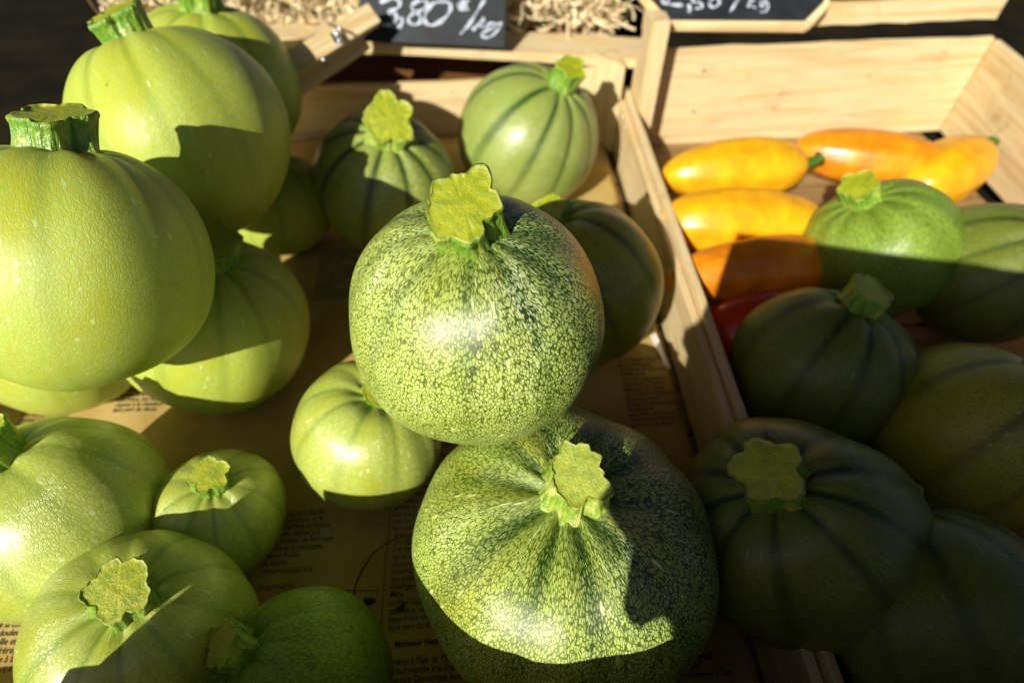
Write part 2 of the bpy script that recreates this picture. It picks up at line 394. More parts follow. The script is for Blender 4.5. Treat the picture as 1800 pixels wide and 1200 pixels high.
slat('front_slat', (XL, YF), (rx(YF), YF), 0, .050, .005, M_wood, crate, side=-1, seed=6)
slat('front_slat', (-.165, YF), (rx(YF), YF), .0505, .108, .005, M_wood, crate, side=-1, seed=7)
pk = box('shade_board', (.172, .006, .075), M_wood, crate, (-.078, YF - .009, .0870), (0, math.atan(.20), 0), rough=.0004, seed=9)  # board added below the view, tilted to cast the front shade
def post(x, y, sx, sy, leg, z1, parent, m=None, skew=0):
    vs = []
    for z in (0.0005, z1):
        vs += [(x, y, z), (x + sx * leg, y, z), (x, y + sy * leg, z)]
    c = Vector((x, y, 0))
    bm = bmesh.new(); bv = [bm.verts.new(v) for v in vs]
    for f in ((0, 1, 2), (3, 4, 5), (0, 1, 4, 3), (1, 2, 5, 4), (2, 0, 3, 5)): bm.faces.new([bv[i] for i in f])
    bmesh.ops.recalc_face_normals(bm, faces=bm.faces)
    bmesh.ops.bevel(bm, geom=list(bm.edges), offset=.0008, segments=2, affect='EDGES')
    # local x is the grain: turn the mesh so z lies along local x
    rot = Matrix.Rotation(R_(-90), 4, 'Y')
    bmesh.ops.transform(bm, matrix=rot.inverted() @ Matrix.Translation(-c), verts=bm.verts)
    me = bpy.data.meshes.new('corner_post'); bm.to_mesh(me); bm.free(); me.materials.append(m or M_woodz)
    o = bpy.data.objects.new('corner_post', me); C.objects.link(o); o.matrix_world = Matrix.Translation(c) @ rot
    o.parent = parent; return o
post(rx(YB) - .0006, YB - .0006, -1, -1, .034, .076, crate)
post(XL + .0006, YBL - .0006, 1, -1, .034, .076, crate)

# ------------------------------------------------------------------ newspaper on the crate floor
def paper_h(x, y):
    return .0018 + .0016 * abs(math.sin(x * 41 - y * 27 + 1.3 * math.sin(y * 30))) + .0009 * math.sin(x * 38 + y * 21) * math.sin(y * 33 - x * 12) + .0005 * math.sin(x * 90 + 2) * math.sin(y * 70) + .0009
m, t, p = mat('newsprint'); N = NT(t); tc = N.n('ShaderNodeTexCoord').outputs['Object']
f, _ = N.noise(tc, 2500, 3); g, _ = N.noise(tc, 25, 4)
N.L(N.mix(N.mr(g, .35, .7), N.mix(N.mr(f, .3, .7), (.50, .36, .12, 1), (.58, .43, .16, 1)), (.40, .27, .07, 1)), p.inputs['Base Color'])
p.inputs['Roughness'].default_value = .85; p.inputs['Specular IOR Level'].default_value = .15; M_news = m
nx, ny = 90, 100; vs = []; x0, x1, y0, y1 = XL + .004, rx(.2) - .005, YF + .002, YB - .004
for j in range(ny):
    for i in range(nx):
        x = x0 + (x1 - x0) * i / (nx - 1); y = y0 + (y1 - y0) * j / (ny - 1); vs.append((x, y, paper_h(x, y)))
fs = [(j * nx + i, j * nx + i + 1, (j + 1) * nx + i + 1, (j + 1) * nx + i) for j in range(ny - 1) for i in range(nx - 1)]
news = mesh_obj('newspaper', vs, fs, M_news); tag(news, 'printed newspaper sheet lining the crate floor under the courgettes', 'newspaper')
sm = news.modifiers.new('thick', 'SOLIDIFY'); sm.thickness = .0002; sm.offset = -1

LINE = .00355
def text_mesh(lines, x, y, size, squeeze=.80, bold=False, slant=0.0):
    """one column of print as one mesh; x is the left edge, y the top base line"""
    V = []; Fc = []
    for k, ln in enumerate(lines):
        dx = 0; b = bold
        if isinstance(ln, tuple): ln, dx, b = ln
        if not ln: continue
        cu = bpy.data.curves.new('t', 'FONT'); cu.body = ln; cu.size = size; cu.resolution_u = 2; cu.offset = .00010 if b else .00003
        ob = bpy.data.objects.new('t', cu); C.objects.link(ob)
        me = ob.to_mesh(); off = len(V)
        for v in me.vertices:
            xx = x + dx + v.co.x * squeeze; yy = y - k * LINE + v.co.y + (xx - x) * slant
            V.append((xx, yy, paper_h(xx, yy) + .00018))
        Fc += [tuple(off + i for i in pl.vertices) for pl in me.polygons]
        ob.to_mesh_clear(); bpy.data.objects.remove(ob); bpy.data.curves.remove(cu)
    return mesh_obj('printed_column', V, Fc, M_ink, news, False)
S = .0040
ref = at_z(682, 1140, .0018)           # base line start of "Monsieur Henri B"
colx = at_z(676, 1120, .0018).x
# right-hand column
right = ['Georges', 'son fils,', 'Les familles', 'après et', 'nounou et', 'nounou et', 'ses petits-', 'Georges (†) et', 'Mme', 'et Paul Ganachaud,',
         'son frère, ses beaux-frères', 'beau-frère ont la douleur', 'faire part du décès de', '', ('Monsieur Henri Braud', .0035, True), '',
         'survenu à l\'âge de 73 ans.', '  Braud repose à la chambre', 'funéraire Dominique Arnaud à']
text_mesh(right, colx + .0015, ref.y + 14 * LINE, S)
left = ['nos amis et la famille', 'de la commune et la', 'et la chambre funéraire,', 'la famille repose à la', 'et la douleur de faire part', 'famille et la commune', 'Marcel Rulier,',
        'Sa famille', 'remerciements à la', '', 'propriétaires', '', '']
lx = at_z(560, 900, .0018).x - .022
text_mesh(left, lx, at_z(600, 905, .0018).y, S * .97)
text_mesh([('Vie', 0, True)], at_z(634, 1080, .0018).x, at_z(634, 1080, .0018).y, S * 1.05)
text_mesh([('Monsieur', 0, True), '"Jojo"', 'survenu à l\'âge'], at_z(1204, 1160, .0018).x, at_z(1204, 1160, .0018).y, S)
far = ['et la chambre funéraire', 'de la commune', 'la douleur de faire part', 'famille et la', 'son frère, ses beaux-', 'repose à la chambre', 'faire part du décès']
for fx, fy in ((566, 450), (1085, 640), (250, 620), (60, 700), (700, 790)):
    q0 = at_z(fx, fy, .0018); text_mesh(far * 2, q0.x, q0.y, S)
for k in range(5):
    text_mesh(far * 3, lx - .038 * (k + 1), at_z(600, 905, .0018).y + .004 * k, S)
def rule(px0, py0, px1, py1, wd=.0004):
    a = at_z(px0, py0, .0018); b = at_z(px1, py1, .0018); d = (b - a).normalized(); n = Vector((-d.y, d.x, 0)) * wd / 2
    V = []; K = 30
    for k in range(K + 1):
        q = a + (b - a) * k / K
        for s_ in (-1, 1):
            c = q + n * s_; V.append((c.x, c.y, paper_h(c.x, c.y) + .00022))
    mesh_obj('printed_rule', V, [(2 * i, 2 * i + 1, 2 * i + 3, 2 * i + 2) for i in range(K)], M_ink, news, False)
rule(667, 1150, 688, 880); rule(592, 1042, 669, 1041)

def tube(name, pts, rad, m, parent=None, n=8, cyc=False, close=True):
    V = []; F = []; P = [Vector(p_) for p_ in pts]; K = len(P)
    for i, p_ in enumerate(P):
        d = (P[min(i + 1, K - 1)] - P[max(i - 1, 0)]).normalized()
        u = d.cross(Vector((.12, .31, .94))).normalized(); v = d.cross(u)
        r = rad(i / (K - 1)) if callable(rad) else rad
        for k in range(n):
            a = 2 * math.pi * k / n; V.append(p_ + u * r * math.cos(a) + v * r * math.sin(a))
    for i in range(K - 1):
        for k in range(n): F.append((i * n + k, i * n + (k + 1) % n, (i + 1) * n + (k + 1) % n, (i + 1) * n + k))
    F.append(tuple(range(n))[::-1]); F.append(tuple((K - 1) * n + k for k in range(n)))
    return mesh_obj(name, V, F, m, parent)
def spline(P, K=24):
    P = [Vector(p_) for p_ in P]; Q = [P[0]] + P + [P[-1]]; out = []
    for i in range(1, len(Q) - 2):
        for k in range(K):
            t_ = k / K; a, b, c, d = Q[i - 1:i + 3]
            out.append(.5 * ((2 * b) + (c - a) * t_ + (2 * a - 5 * b + 4 * c - d) * t_ * t_ + (3 * b - a - 3 * c + d) * t_ ** 3))
    return out + [P[-1]]
s1 = tube('dry_fibre', spline([at_z(x, y, .0050) for x, y in ((618, 1062), (626, 1025), (640, 995), (660, 968), (690, 948), (700, 947))], 8), lambda u: .00045 * (1 - .6 * u), M_strand)
tag(s1, 'thin dark curved fibre lying on the newsprint above the word Vie', 'fibre')
s2 = tube('dry_fibre', spline([at_z(x, y, .004 ) for x, y in ((622, 1088), (650, 1112), (668, 1135), (683, 1162))], 8), lambda u: .0007 * (1 - .5 * abs(u - .5)), M_strand)
tag(s2, 'thick dark curved fibre beside the shaded courgette at the bottom of the newsprint', 'fibre')
cr = tube('leaf_scrap', spline([at_z(x, y, .0048) for x, y in ((640, 1050), (648, 1056), (660, 1053))], 6), lambda u: .0016 * math.sin(.3 + u * 2.5), M_strand)
tag(cr, 'small dark oval scrap on the newsprint just above the word Vie', 'scrap')
cr = tube('leaf_scrap', spline([at_z(x, y, .0048) for x, y in ((698, 1070), (704, 1066), (710, 1059))], 6), lambda u: .0009 * math.sin(.3 + u * 2.5), M_strand)
tag(cr, 'tiny slanting dark scrap on the right print column beside the big courgette', 'scrap')

# ------------------------------------------------------------------ courgettes in view
SK_main = skin_material('skin_main', pale=(.60, .75, .19), mid=(.44, .58, .06), dark=(.010, .040, .002), scale=46, ribs=.45, top=1.0, blot=.9, seed=2.3, side=.9, edge=.10, rough=.25, spec=1.0, ribline=.3, yellow=.2)
SK_big = skin_material('skin_big', pale=(.60, .75, .17), mid=(.38, .52, .03), dark=(.008, .042, .003), scale=56, ribs=.85, top=.9, blot=1.0, yellow=.7, seed=7.1, side=.8, edge=.108, rough=.33, spec=.9, ribline=.12)
SK_pale = skin_material('skin_pale', pale=(.54, .62, .16), mid=(.30, .42, .04), dark=(.04, .12, .01), scale=36, ribs=.35, top=.9, blot=1.0, seed=4.4, contrast=.55, edge=.13, rough=.18, spec=.9, yellow=.4, ribline=.3)
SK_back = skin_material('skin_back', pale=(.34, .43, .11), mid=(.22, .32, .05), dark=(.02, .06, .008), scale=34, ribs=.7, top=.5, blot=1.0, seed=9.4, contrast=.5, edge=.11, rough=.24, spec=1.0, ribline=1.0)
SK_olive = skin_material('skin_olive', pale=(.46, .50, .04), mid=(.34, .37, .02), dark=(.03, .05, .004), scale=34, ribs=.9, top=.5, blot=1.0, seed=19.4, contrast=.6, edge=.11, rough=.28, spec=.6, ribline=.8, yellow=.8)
SK_dark = skin_material('skin_dark', pale=(.19, .26, .04), mid=(.09, .14, .015), dark=(.012, .03, .004), scale=38, ribs=1.2, top=1.0, blot=1.0, seed=12.4, contrast=.6, edge=.12, rough=.28, ribline=.6)
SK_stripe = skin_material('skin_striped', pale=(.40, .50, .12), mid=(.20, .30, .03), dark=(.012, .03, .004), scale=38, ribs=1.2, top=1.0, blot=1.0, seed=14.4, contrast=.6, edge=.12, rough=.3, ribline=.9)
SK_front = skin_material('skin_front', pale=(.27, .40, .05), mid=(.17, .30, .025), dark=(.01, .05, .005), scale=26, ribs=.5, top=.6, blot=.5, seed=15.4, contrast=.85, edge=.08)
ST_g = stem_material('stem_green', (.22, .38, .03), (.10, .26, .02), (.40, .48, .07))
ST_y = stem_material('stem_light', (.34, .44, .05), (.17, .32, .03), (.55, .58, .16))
CUT = cut_material('cut_end')
CUT_b = cut_material('cut_end_dark', (.36, .42, .02), (.22, .30, .012), (.58, .58, .18))

main_pts = [(8, 71), (35, 62), (66, 92), (84, 62), (104, 62), (122, 60), (138, 68), (160, 60), (180, 61), (205, 66), (230, 76), (250, 60), (278, 72), (300, 62), (322, 38), (345, 55)]
pm = at_d(838, 562, .226)
courgette(pm, .0480, SK_main, axis=(.02, -.02, 1), flat=.98, dimple=.07, dimw=.34, lobe=.016, spin=.5, pear=-.0,
          stem=dict(h=.30, r0=.215, pts=main_pts, base=1.40, tilt=(-.06, .40), bend=(-.06, -.05), z0=.84, ridge=.08, bph=1.0), stem_mat=ST_g, cut_mat=CUT,
          label='pale speckled round courgette perched on the others, with wide yellow cut stem', seed=3, nu=280, nv=200)
big_pts = [(10, 50), (30, 64), (48, 54), (68, 66), (86, 55), (108, 72), (128, 56), (150, 60), (175, 50), (205, 56), (232, 58), (262, 70), (290, 52), (328, 86), (348, 60)]
pb = at_d(988, 962, .2400)
courgette(pb, .0610, SK_big, axis=(.0, .08, 1), flat=.80, dimple=.12, dimw=.40, lobe=.030, spin=.2, nlobe=10,
          stem=dict(h=.21, r0=.155, pts=big_pts, base=2.1, tilt=(.10, .42), bend=(.04, .03), z0=.64, ridge=.20, bph=2.2, flare=.0), stem_mat=ST_y, cut_mat=CUT_b,
          label='large deep green streaked courgette half in shadow, bottom right of the picture', seed=11, nu=300, nv=200)
p_ = at_z(648, 762, .0355)
courgette(p_, .0372, SK_pale, axis=(.32, .12, 1), flat=.92, dimple=.18, lobe=.022, stem=dict(h=.08, r0=.16, base=1.5, z0=.74), stem_mat=ST_g, cut_mat=CUT,
          label='small pale glossy courgette tucked under the left side of the perched one', seed=21)
p_ = at_z(528, 1200, .034)
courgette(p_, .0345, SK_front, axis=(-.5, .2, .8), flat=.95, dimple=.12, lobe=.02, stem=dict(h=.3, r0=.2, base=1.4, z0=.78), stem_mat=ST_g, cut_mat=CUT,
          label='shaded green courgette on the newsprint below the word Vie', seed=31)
p_ = at_z(932, 240, .0500)
rb = RM @ Vector((.44, .52, .72))
courgette(p_, .0525, SK_back, axis=rb, flat=.93, dimple=.05, lobe=.030, nlobe=10, stem=dict(h=.26, r0=.165, base=1.6, z0=.86, tilt=(.2, .3)), stem_mat=ST_g, cut_mat=CUT,
          label='grey green ribbed courgette in full sun against the end of the crate', seed=41, pear=-.06)
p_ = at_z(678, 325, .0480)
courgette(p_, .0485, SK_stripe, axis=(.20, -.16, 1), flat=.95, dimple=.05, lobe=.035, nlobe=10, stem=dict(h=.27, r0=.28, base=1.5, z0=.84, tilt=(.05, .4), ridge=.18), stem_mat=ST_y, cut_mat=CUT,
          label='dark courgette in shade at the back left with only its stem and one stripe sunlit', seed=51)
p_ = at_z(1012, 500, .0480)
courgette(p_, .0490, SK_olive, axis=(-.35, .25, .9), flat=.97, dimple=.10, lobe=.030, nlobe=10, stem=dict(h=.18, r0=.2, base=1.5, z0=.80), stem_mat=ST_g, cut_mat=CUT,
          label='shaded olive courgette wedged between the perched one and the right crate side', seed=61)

# the rest of the crate, left of the perched courgette
SK_l1 = skin_material('skin_left', pale=(.48, .62, .13), mid=(.32, .46, .05), dark=(.06, .15, .01), scale=42, ribs=.4, top=.8, blot=1.0, seed=24.4, contrast=.6, edge=.13, rough=.33, yellow=.4, ribline=.3)
def left_one(px, py, d, R, label, seed, axis=(0, 0, 1), sk=None, **k):
    courgette(at_d(px, py, d), R, sk or SK_l1, axis=axis, dimple=.10, lobe=.02, stem=dict(h=.28, r0=.22, base=1.4, z0=.80, tilt=(0, .3)), stem_mat=ST_g, cut_mat=CUT, label=label, seed=seed, **k)
def left_at(loc, R, label, seed, axis, sk=None):
    courgette(Vector(loc), R, sk or SK_l1, axis=axis, dimple=.10, lobe=.02, stem=dict(h=.28, r0=.22, base=1.4, z0=.80, tilt=(0, .3)), stem_mat=ST_g, cut_mat=CUT, label=label, seed=seed)
left_at((-.160, .304, .115), .0560, 'big pale lime courgette lying furthest back on the left heap', 71, (-.3, .35, .9))
left_at((-.160, .182, .132), .0500, 'pale lime courgette on top of the left heap, nearest the camera', 72, (.1, .5, .8))
left_at((-.150, .225, .049), .0500, 'courgette low in the left heap beside the dark newsprint gap', 73, (.3, .1, .9))
left_at((-.176, .401, .094), .0540, 'pale courgette at the back of the left heap, against the end board', 77, (.1, .2, .9))
left_at((-.140, .345, .037), .0360, 'shaded courgette at the foot of the left heap beside the dark one', 78, (.1, .2, .9))
left_at((-.235, .225, .046), .0450, 'courgette low by the left crate side under the top one', 79, (.1, .2, .9))
left_at(at_z(110, 905, .045), .0440, 'pale courgette against the left crate side, below the heap', 74, (-.2, .2, .9), SK_pale)
left_at(at_z(255, 1120, .042), .0400, 'pale courgette lowest at the left corner of the view', 75, (.2, .1, .9), SK_pale)
left_at(at_z(385, 905, .030), .0300, 'smallest pale courgette, between two others left of the newsprint', 76, (.2, .1, .9), SK_pale)

# ------------------------------------------------------------------ behind: crate of wood wool, price slate, peg
bc = empty('wooden_crate', (0, 0, 0), 'crate of pale wood wool behind the price slate, its flat rim board in the sun', 'crate', 'wooden crates on the stall')
YR = YB + .046
slat('end_slat', (XL, YR), (rx(YB) + .004, YR - .004), 0, .074, .005, M_recess_shade, bc, side=1, seed=8)
a0 = at_y(640, 84, .487); a1 = at_y(1136, 113, .466)
d = a1 - a0; ang = math.atan2(d.y, d.x); L = (Vector((d.x, d.y))).length + .20
mid = a1 - Vector((math.cos(ang), math.sin(ang), 0)) * L / 2 + Vector((-math.sin(ang), math.cos(ang), 0)) * .020
rim_z = (a0.z + a1.z) / 2 + .004
print('rim', a0, a1, ang, rim_z)
box('rim_board', (L, .040, .008), M_wood, bc, (mid.x, mid.y, rim_z), (0, math.atan2(-(a1.z - a0.z), d.x), ang), bevel=.001, rough=.0003, seed=2)
slat('side_slat', (XL, YR + .008), (XL, .86), 0, .08, .005, M_wood, bc, side=1, seed=9)
slat('side_slat', (rx(YB) + .004, YR + .008), (rx(YB) + .02, .86), 0, .10, .005, M_wood, bc, side=-1, seed=10)
slat('end_slat', (XL, .862), (rx(YB) + .02, .862), 0, .09, .005, M_wood, bc, side=1, seed=12)

def curls(name, x0, x1, y0, y1, zf, count, seed, m, wmin=.0007, wmax=.0036):
    rr = random.Random(seed); V = []; F = []
    for _ in range(count):
        x = rr.uniform(x0, x1); y = y0 + (y1 - y0) * rr.random() ** 1.4; z = zf(x, y) + rr.uniform(-.01, .004)
        d = Vector((rr.gauss(0, 1), rr.gauss(0, 1), rr.gauss(0, .35))).normalized(); up = Vector((rr.gauss(0, .6), rr.gauss(0, .6), 1)).normalized()
        w_ = rr.uniform(wmin, wmax); k1 = rr.gauss(0, 1) * 70; k2 = rr.gauss(0, 1) * 60; st = .0022; p0 = Vector((x, y, z)); b = len(V); K = rr.randint(8, 18)
        for k in range(K):
            s_ = d.cross(up).normalized() * w_ / 2
            V += [p0 + s_, p0 - s_]
            p0 = p0 + d * st; d = (Matrix.Rotation(k1 * st, 3, d.cross(up).normalized()) @ Matrix.Rotation(k2 * st, 3, up) @ d).normalized()
            up = (up - d * up.dot(d)).normalized()
        F += [(b + 2 * k, b + 2 * k + 1, b + 2 * k + 3, b + 2 * k + 2) for k in range(K - 1)]
    return mesh_obj(name, V, F, m)
wool = curls('wood_wool', XL + .01, rx(YB) + .006, rim_z * 0 + .520, .85, lambda x, y: .088 + .02 * math.sin(x * 21 + 1) * math.sin(y * 17) + .02 * min(1, (y - .5) * 6), 7500, 5, M_shave)
tag(wool, 'curly pale wood wool filling the crate behind the price slate', 'wood wool', kind='stuff')
bed = mesh_obj('packing_bed', [(XL, .52, .07), (rx(YB) + .004, .52, .07), (rx(YB) + .004, .86, .08), (XL, .86, .08)], [(0, 1, 2, 3)], M_shave, bc)

# price slate: leaning board
def board_frame(px, py_bottom, y, lean, yaw):
    o = at_y(px, py_bottom, y)
    ux = Vector((math.cos(yaw), math.sin(yaw), 0)); n = Vector((math.sin(yaw) * math.cos(lean), -math.cos(yaw) * math.cos(lean), math.sin(lean))); uy = n.cross(ux)
    return o, ux, uy, n
def on_board(px, py, fr):
    o, ux, uy, n = fr; r = ray(px, py); c = Vector((0, 0, CAM_H)); t_ = (o - c).dot(n) / r.dot(n); q_ = c + r * t_ - o
    return q_.dot(ux), q_.dot(uy)
def slab(name, poly, fr, th, m, parent, z0=0.0, bevel=.0006):
    o, ux, uy, n = fr; bm = bmesh.new(); A = [bm.verts.new((u, v, z0)) for u, v in poly]; B = [bm.verts.new((u, v, z0 - th)) for u, v in poly]; k = len(poly)
    bm.faces.new(A); bm.faces.new(B[::-1])
    for i in range(k): bm.faces.new((A[i], B[i], B[(i + 1) % k], A[(i + 1) % k]))
    bmesh.ops.recalc_face_normals(bm, faces=bm.faces)
    if bevel: bmesh.ops.bevel(bm, geom=list(bm.edges), offset=bevel, segments=2, affect='EDGES')
    me = bpy.data.meshes.new(name); bm.to_mesh(me); bm.free(); me.materials.append(m); o_ = bpy.data.objects.new(name, me); C.objects.link(o_); o_.parent = parent; return o_
def chalk(px_pts, fr, wpx, parent, name='chalk_stroke', K=10, seed=0):
    rr = random.Random(seed); P = [Vector((*on_board(x, y, fr), 0)) for x, y in px_pts]; P = spline(P, K); V = []; n_ = len(P)
    w0 = wpx / FPX * .47 / 2 * .85
    for i, q_ in enumerate(P):
        d_ = (P[min(i + 1, n_ - 1)] - P[max(i - 1, 0)]); d_ = d_.normalized() if d_.length > 1e-9 else Vector((1, 0, 0)); s_ = Vector((-d_.y, d_.x, 0))
        w_ = w0 * (.8 + .35 * math.sin(i * .37 + seed)) * (1 if 0 < i < n_ - 1 else .6) * rr.uniform(.9, 1.1)
        V += [q_ + s_ * w_ + Vector((0, 0, .0004)), q_ - s_ * w_ + Vector((0, 0, .0004))]
    return mesh_obj(name, V, [(2 * i, 2 * i + 1, 2 * i + 3, 2 * i + 2) for i in range(n_ - 1)], M_chalk, parent, False)
fr = board_frame(765, 80, .470, R_(33), R_(-2))
sl_ = empty('price_slate', (0, 0, 0), 'black price slate chalked 3,80 per kilo, held by a wooden peg', 'price sign', 'chalked price slates')
M4 = Matrix((fr[1], fr[2], fr[3])).transposed().to_4x4(); M4.translation = fr[0]; sl_.matrix_world = M4
lo = [on_board(632, 72, fr), on_board(889, 84, fr), on_board(889, -70, fr), on_board(632, -70, fr)]
slab('board', [lo[0], lo[1], lo[2], lo[3]], fr, .003, M_slate, sl_)
strokes = [
 ([(668, 5), (688, -2), (702, 3), (700, 14), (684, 22), (694, 24), (697, 34), (688, 44), (672, 44)], 7),      # 3
 ([(704, 32), (708, 38), (702, 48), (693, 50)], 7),                                                            # comma
 ([(753, 4), (738, 2), (724, 10), (727, 20), (738, 28), (738, 40), (726, 44), (718, 36), (724, 26), (742, 18), (752, 8)], 6),   # 8
 ([(775, 3), (760, 8), (748, 24), (748, 40), (760, 45), (778, 36), (791, 20), (790, 6), (776, 3)], 7),         # 0
 ([(826, 2), (815, 4), (806, 10), (812, 17), (824, 17)], 6), ([(803, 9), (822, 7)], 4), ([(804, 13), (822, 12)], 4),   # euro
 ([(852, 0), (838, 22), (824, 44), (809, 61)], 6),                                                              # slash
 ([(851, 32), (842, 42), (830, 54)], 6), ([(852, 38), (840, 44), (849, 47), (852, 50)], 4),                     # k
 ([(874, 42), (862, 42), (854, 49), (862, 52), (874, 44), (882, 42), (874, 54), (862, 65), (850, 66), (847, 60), (858, 54)], 4.5)]  # g
for i, (pts, wpx) in enumerate(strokes): chalk(pts, fr, wpx, sl_, seed=i)

# wooden peg
pg = empty('wooden_peg', (0, 0, 0), 'wooden clothes peg with steel spring gripping the left end of the price slate', 'clothes peg')
def peg_arm(pa, pb_, wid, th, m):
    a = Vector(pa); b = Vector(pb_); d_ = b - a; Lx = d_.length; xh = d_.normalized(); n_ = (fr[3] - xh * fr[3].dot(xh)).normalized(); yh = n_.cross(xh)
    o_ = box('jaw', (Lx, wid, th), m, pg, bevel=.0009); MM = Matrix((xh, yh, n_)).transposed().to_4x4(); MM.translation = (a + b) / 2; o_.matrix_world = MM; return o_
o0 = fr[0]
A1 = at_d(470, 140, .405); B1 = at_d(657, 26, .432)
A2 = at_d(470, 188, .425); B2 = at_d(640, 72, .447)
peg_arm(A1, B1, .0150, .008, M_wood)
peg_arm(A2, B2, .0130, .007, M_wood)
coil = []
c0 = at_d(592, 66, .416); ax = (at_d(584, 50, .41) - at_d(600, 76, .41)).normalized()
for i in range(60):
    a_ = i / 60 * 2 * math.pi * 3; coil.append(c0 + ax * (i / 60 - .5) * .004 + Vector((math.cos(a_), 0, math.sin(a_))) * .0032)
tube('spring', coil, .0006, M_steel, pg, 6)
tube('spring', spline([at_d(578, 44, .412), at_d(588, 46, .408), at_d(600, 54, .408), at_d(607, 62, .414)], 6), .0009, M_steel, pg, 6)
tube('spring', spline([at_d(552, 100, .418), at_d(562, 103, .414), at_d(572, 107, .414), at_d(574, 114, .420)], 6), .0010, M_steel, pg, 6)
# ------------------------------------------------------------------ right-hand crate with yellow squashes
NX0 = .0010
def nx_(y): return rx(y) + .0050
rc = empty('wooden_crate', (0, 0, 0), 'pine crate of orange and yellow squash to the right of the courgettes', 'crate', 'wooden crates on the stall')
XW = .400
slat('side_slat', (nx_(YF) + .0045, YF), (nx_(.47) + .0045, .47), 0, .051, .0042, M_wood, rc, side=1, seed=13)
slat('side_slat', (XW, YF), (XW + .02, .47), 0, .08, .005, M_wood, rc, side=-1, seed=14)
e0 = at_y(1150, 120, .462)
slat('end_slat', (nx_(.46) + .006, .462), (XW + .02, .470), 0, .082, .005, M_wood, rc, side=1, seed=15)
box('corner_post', (.114, .013, .026), M_wood, rc, (nx_(.46) + .0125, .4482, .0575), (0, R_(-90), 0)).rotation_euler = (0, R_(-90), R_(90))
slat('front_slat', (nx_(YF), YF), (XW, YF), 0, .10, .005, M_wood, rc, side=-1, seed=17)
slat('rim_board', (nx_(.46) + .010, .4725), (XW + .02, .4795), .092, .108, .006, M_wood, rc, side=1, seed=18)
for i in range(6):
    box('floor_board', (XW - nx_(.25) - .004, .073, .004), M_floor, rc, ((XW + nx_(.25)) / 2 + .004, YF + i * .0765 + .038, -.0025), bevel=.0005)

def squash(loc, rx_, ry_, rz_, m, label, seed, rot=0, lob=.03, n=9, nm='orange_squash', cat='squash', grp='squash heaped in the right-hand crate', tip=0):
    rr = random.Random(seed); nu, nv = 90, 60; th = np.linspace(0, 2 * np.pi, nu, endpoint=False); tt = np.linspace(0, np.pi, nv); TH, TT = np.meshgrid(th, tt)
    k = (1 - lob * (.5 + .5 * np.cos(n * TH + seed)) * np.sin(TT)) * (1 + .13 * np.cos(TT + .4) * (1 if seed % 2 else -1)); b = 1 + .015 * np.sin(2 * TH + seed) * np.sin(TT) + .012 * np.sin(3 * TT + seed)
    V = np.stack([(rz_ * np.cos(TT) * b).ravel(), (ry_ * np.sin(TT) ** .85 * k * b * np.cos(TH)).ravel(), (rx_ * np.sin(TT) ** .85 * k * b * np.sin(TH)).ravel()], 1)
    root = empty(nm, loc, label, cat, grp); root.rotation_euler = (0, tip, rot)
    mesh_obj('body', V, [f_[::-1] for f_ in grid_faces(nu, nv)], m, root)
    tube('stem', spline([(rz_ * .93, 0, 0), (rz_ * 1.1, .001, .001), (rz_ * 1.22, .003, .003)], 5), lambda u: .0055 - .002 * u + .002 * (u > .9), ST_g, root, 10)
    return root
sq = [  # px, py, z, r_up, r_y, half length, mat, label
 (1262, 300, .040, .0240, .0240, .054, M_yellow, 'bright yellow squash lying against the end board of the right crate'),
 (1272, 392, .037, .0220, .0225, .056, M_yellow, 'yellow orange squash in front of the bright yellow one'),
 (1284, 478, .034, .0215, .0225, .054, M_orange, 'orange squash third from the end board of the right crate'),
 (1350, 580, .027, .0215, .0235, .050, M_redor, 'deep red orange squash nearest in the right crate'),
 (1500, 280, .030, .0230, .0235, .055, M_orange, 'orange squash right of the bright yellow one by the end board'),
 (1640, 300, .026, .0230, .0235, .050, M_yellow, 'yellow squash furthest right against the end board'),
]
for i, (x, y, z, a, b, c, mm, lb) in enumerate(sq):
    squash(at_z(x, y, z) + Vector((.012, 0, 0)), a, b, c, mm, lb, i + 3, rot=(.06, -.05, .1, .03, -.35, .5)[i])

tbp = at_z(1158, 620, .004)
# white sliver of plastic at the foot of the right side
pl = [at_z(1143, 590, .012), at_z(1152, 584, .010), at_z(1178, 646, .003), at_z(1172, 650, .003), at_z(1160, 622, .006)]
sc = mesh_obj('plastic_scrap', pl + [v + Vector((0, .0006, -.0012)) for v in pl], [(0, 1, 2, 3, 4), (5, 9, 8, 7, 6), (0, 5, 6, 1), (1, 6, 7, 2), (2, 7, 8, 3), (3, 8, 9, 4), (4, 9, 5, 0)], M_plastic, None, False)
tag(sc, 'thin white plastic scrap at the foot of the right crate side', 'scrap')

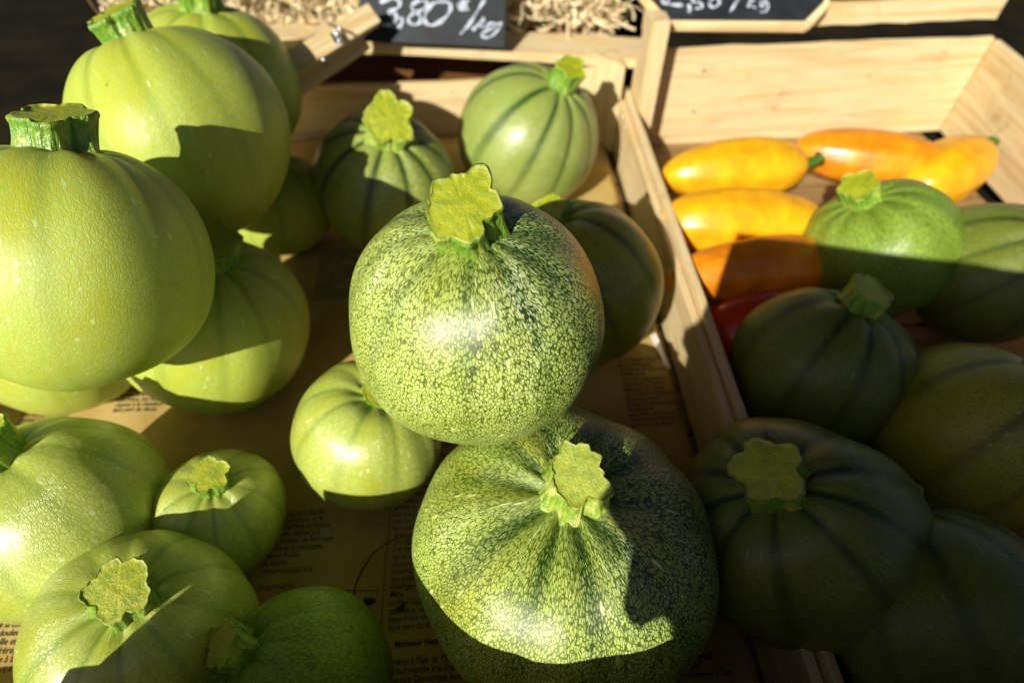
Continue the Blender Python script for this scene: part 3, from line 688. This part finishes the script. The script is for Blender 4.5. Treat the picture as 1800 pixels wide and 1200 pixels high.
# second slate, top right
fr2 = board_frame(1240, 38, .452, R_(40), R_(4))
s2_ = empty('price_slate', (0, 0, 0), 'wood framed black slate with cut corners at the top right', 'price sign', 'chalked price slates')
M4 = Matrix((fr2[1], fr2[2], fr2[3])).transposed().to_4x4(); M4.translation = fr2[0]; s2_.matrix_world = M4
OUT = [on_board(*p_, fr2) for p_ in ((1168, 53), (1420, 55), (1460, 10), (1462, -90), (1100, -90), (1122, -8))]
INN = [on_board(*p_, fr2) for p_ in ((1176, 36), (1412, 38), (1446, 4), (1448, -80), (1118, -80), (1140, -4))]
slab('frame', OUT, fr2, .006, M_wood, s2_, 0, .0015)
slab('board', INN, fr2, .002, M_slate, s2_, .0022, .0003)
def chalk2(pts, wpx, seed):
    o_ = chalk(pts, fr2, wpx, s2_, seed=seed); o_.location = (0, 0, .0022)
for i, (pts, wpx) in enumerate([([(1160, 0), (1166, 8), (1180, 11), (1198, 12)], 6), ([(1176, -6), (1172, 4), (1170, 12)], 5), ([(1206, 12), (1212, 18), (1207, 24)], 6),
                     ([(1232, -4), (1216, -1), (1216, 6), (1228, 8), (1232, 16), (1220, 18)], 5), ([(1250, 0), (1244, 10), (1252, 16), (1262, 8), (1256, -2), (1250, 0)], 5),
                     ([(1300, -6), (1288, 12), (1280, 24)], 5), ([(1316, -2), (1312, 16)], 5), ([(1324, 2), (1313, 9), (1326, 17)], 4), ([(1346, 6), (1334, 6), (1336, 14), (1347, 8), (1344, 22), (1333, 24)], 4)]): chalk2(pts, wpx, i + 30)
# ------------------------------------------------------------------ dark courgettes in the right crate, in shade
def right_one(px, py, z, R, label, seed, axis=(0, 0, 1), sk=None, **k):
    courgette(at_z(px, py, z), R, sk or SK_dark, axis=axis, dimple=.10, lobe=.03, stem=dict(h=.28, r0=.22, base=1.4, z0=.80, tilt=(0, .3)), stem_mat=ST_g, cut_mat=CUT, label=label, seed=seed, nu=140, nv=90, **k)
right_one(1440, 650, .042, .0440, 'dark green courgette beside the red orange squash in the right crate', 81, (.3, .3, .9), pear=.05)
right_one(1395, 930, .050, .0480, 'dark green courgette just right of the large streaked one', 82, (-.5, .1, .9), SK_dark, bumpy=.03)
right_one(1700, 760, .044, .0450, 'olive courgette at the far right edge of the view', 83, (.6, .2, .7), SK_olive, pear=-.08)
right_one(1640, 1080, .046, .0450, 'dark green courgette in the bottom right corner', 84, (-.2, .9, .5), bumpy=.03)
right_one(1545, 440, .044, .0440, 'green courgette behind the orange squash in the right crate', 85, (-.5, .3, .8), SK_front, pear=.06)
right_one(1735, 480, .044, .0430, 'dark courgette by the far side of the right crate', 86, (.4, -.3, .9), SK_dark, bumpy=.03)

def nail(x, y, z, nx__, ny__, parent):
    n_ = Vector((nx__, ny__, 0)); p0 = Vector((x, y, z)); tube('nail', [p0 - n_ * .002, p0 + n_ * .0004, p0 + n_ * .0007], lambda u: .0013 if u < .9 else .0010, M_steel, parent, 10)
for zz in (.018, .040):
    for yy in (.440, .425): nail(rx(yy), yy, zz, -1, 0, crate)
    for xx in (.095, .080): nail(xx, YB + .0005, zz, 0, -1, crate)
for zz in (.03, .065): nail(nx_(.46) + .0125 + .05, .4635, zz, 0, -1, rc)
# ------------------------------------------------------------------ added shade casters, out of view

EX = Vector((-SUN.y, SUN.x, 0)).normalized(); EY = SUN.cross(EX) * 1.0
outline = [(-.021, .222), (-.018, .19), (-.018, .175), (-.0245, .165), (-.0235, .156), (-.0170, .152), (-.0165, .1425), (-.0175, .137), (-.0165, .132), (-.012, .129), (-.002, .126), (.0005, .120), (.003, .113), (.006, .1105), (.010, .1090), (.0145, .1115), (.0165, .111), (.019, .1085), (.021, .104),
           (.022, .02), (.40, .02), (.40, .29), (.10, .245)]
bm = bmesh.new(); A = [bm.verts.new(EX * a + EY * b + SUN * .22) for a, b in outline]; B = [bm.verts.new(v.co + SUN * .003) for v in A]; k = len(A)
bm.faces.new(A); bm.faces.new(B[::-1])
for i in range(k): bm.faces.new((A[i], B[i], B[(i + 1) % k], A[(i + 1) % k]))
bmesh.ops.recalc_face_normals(bm, faces=bm.faces)
me = bpy.data.meshes.new('shade_sheet'); bm.to_mesh(me); bm.free()
M_blocker = plain('shade_blocker', (.30, .19, .09), .85, noise=(80, .15)); me.materials.append(M_blocker)
cs = bpy.data.objects.new('shade_sheet', me); C.objects.link(cs); tag(cs, 'added unseen cardboard sheet propped in front of the stall, casting the shade', 'shade_blocker')  # unseen sheet added; its outline shapes the shade on the right
# awning added out of view to dim the sky
M_sky_blocker = plain('sky_blocker_canvas', (.34, .20, .06), .9, noise=(8, .1))
aw = empty('sky_cover', (0, 0, 0), 'added unseen awning above the stall', 'sky_blocker')
V = []; F = []
for j in range(9):
    for i in range(33): V.append((-2 + 4 * i / 32, -.02 + 2.2 * j / 8, .95 + .22 * j / 8 * 1.2 - .02 * abs(math.sin(i * math.pi / 4))))
F = [(j * 33 + i, j * 33 + i + 1, (j + 1) * 33 + i + 1, (j + 1) * 33 + i) for j in range(8) for i in range(32)]
cv = mesh_obj('canvas', V, F, M_sky_blocker, aw); sm = cv.modifiers.new('thick', 'SOLIDIFY'); sm.thickness = .003
for x in (-1.9, 1.9): tube('post', [(x, 2.0, -.02), (x, 2.0, 1.16)], .02, M_wood, aw)
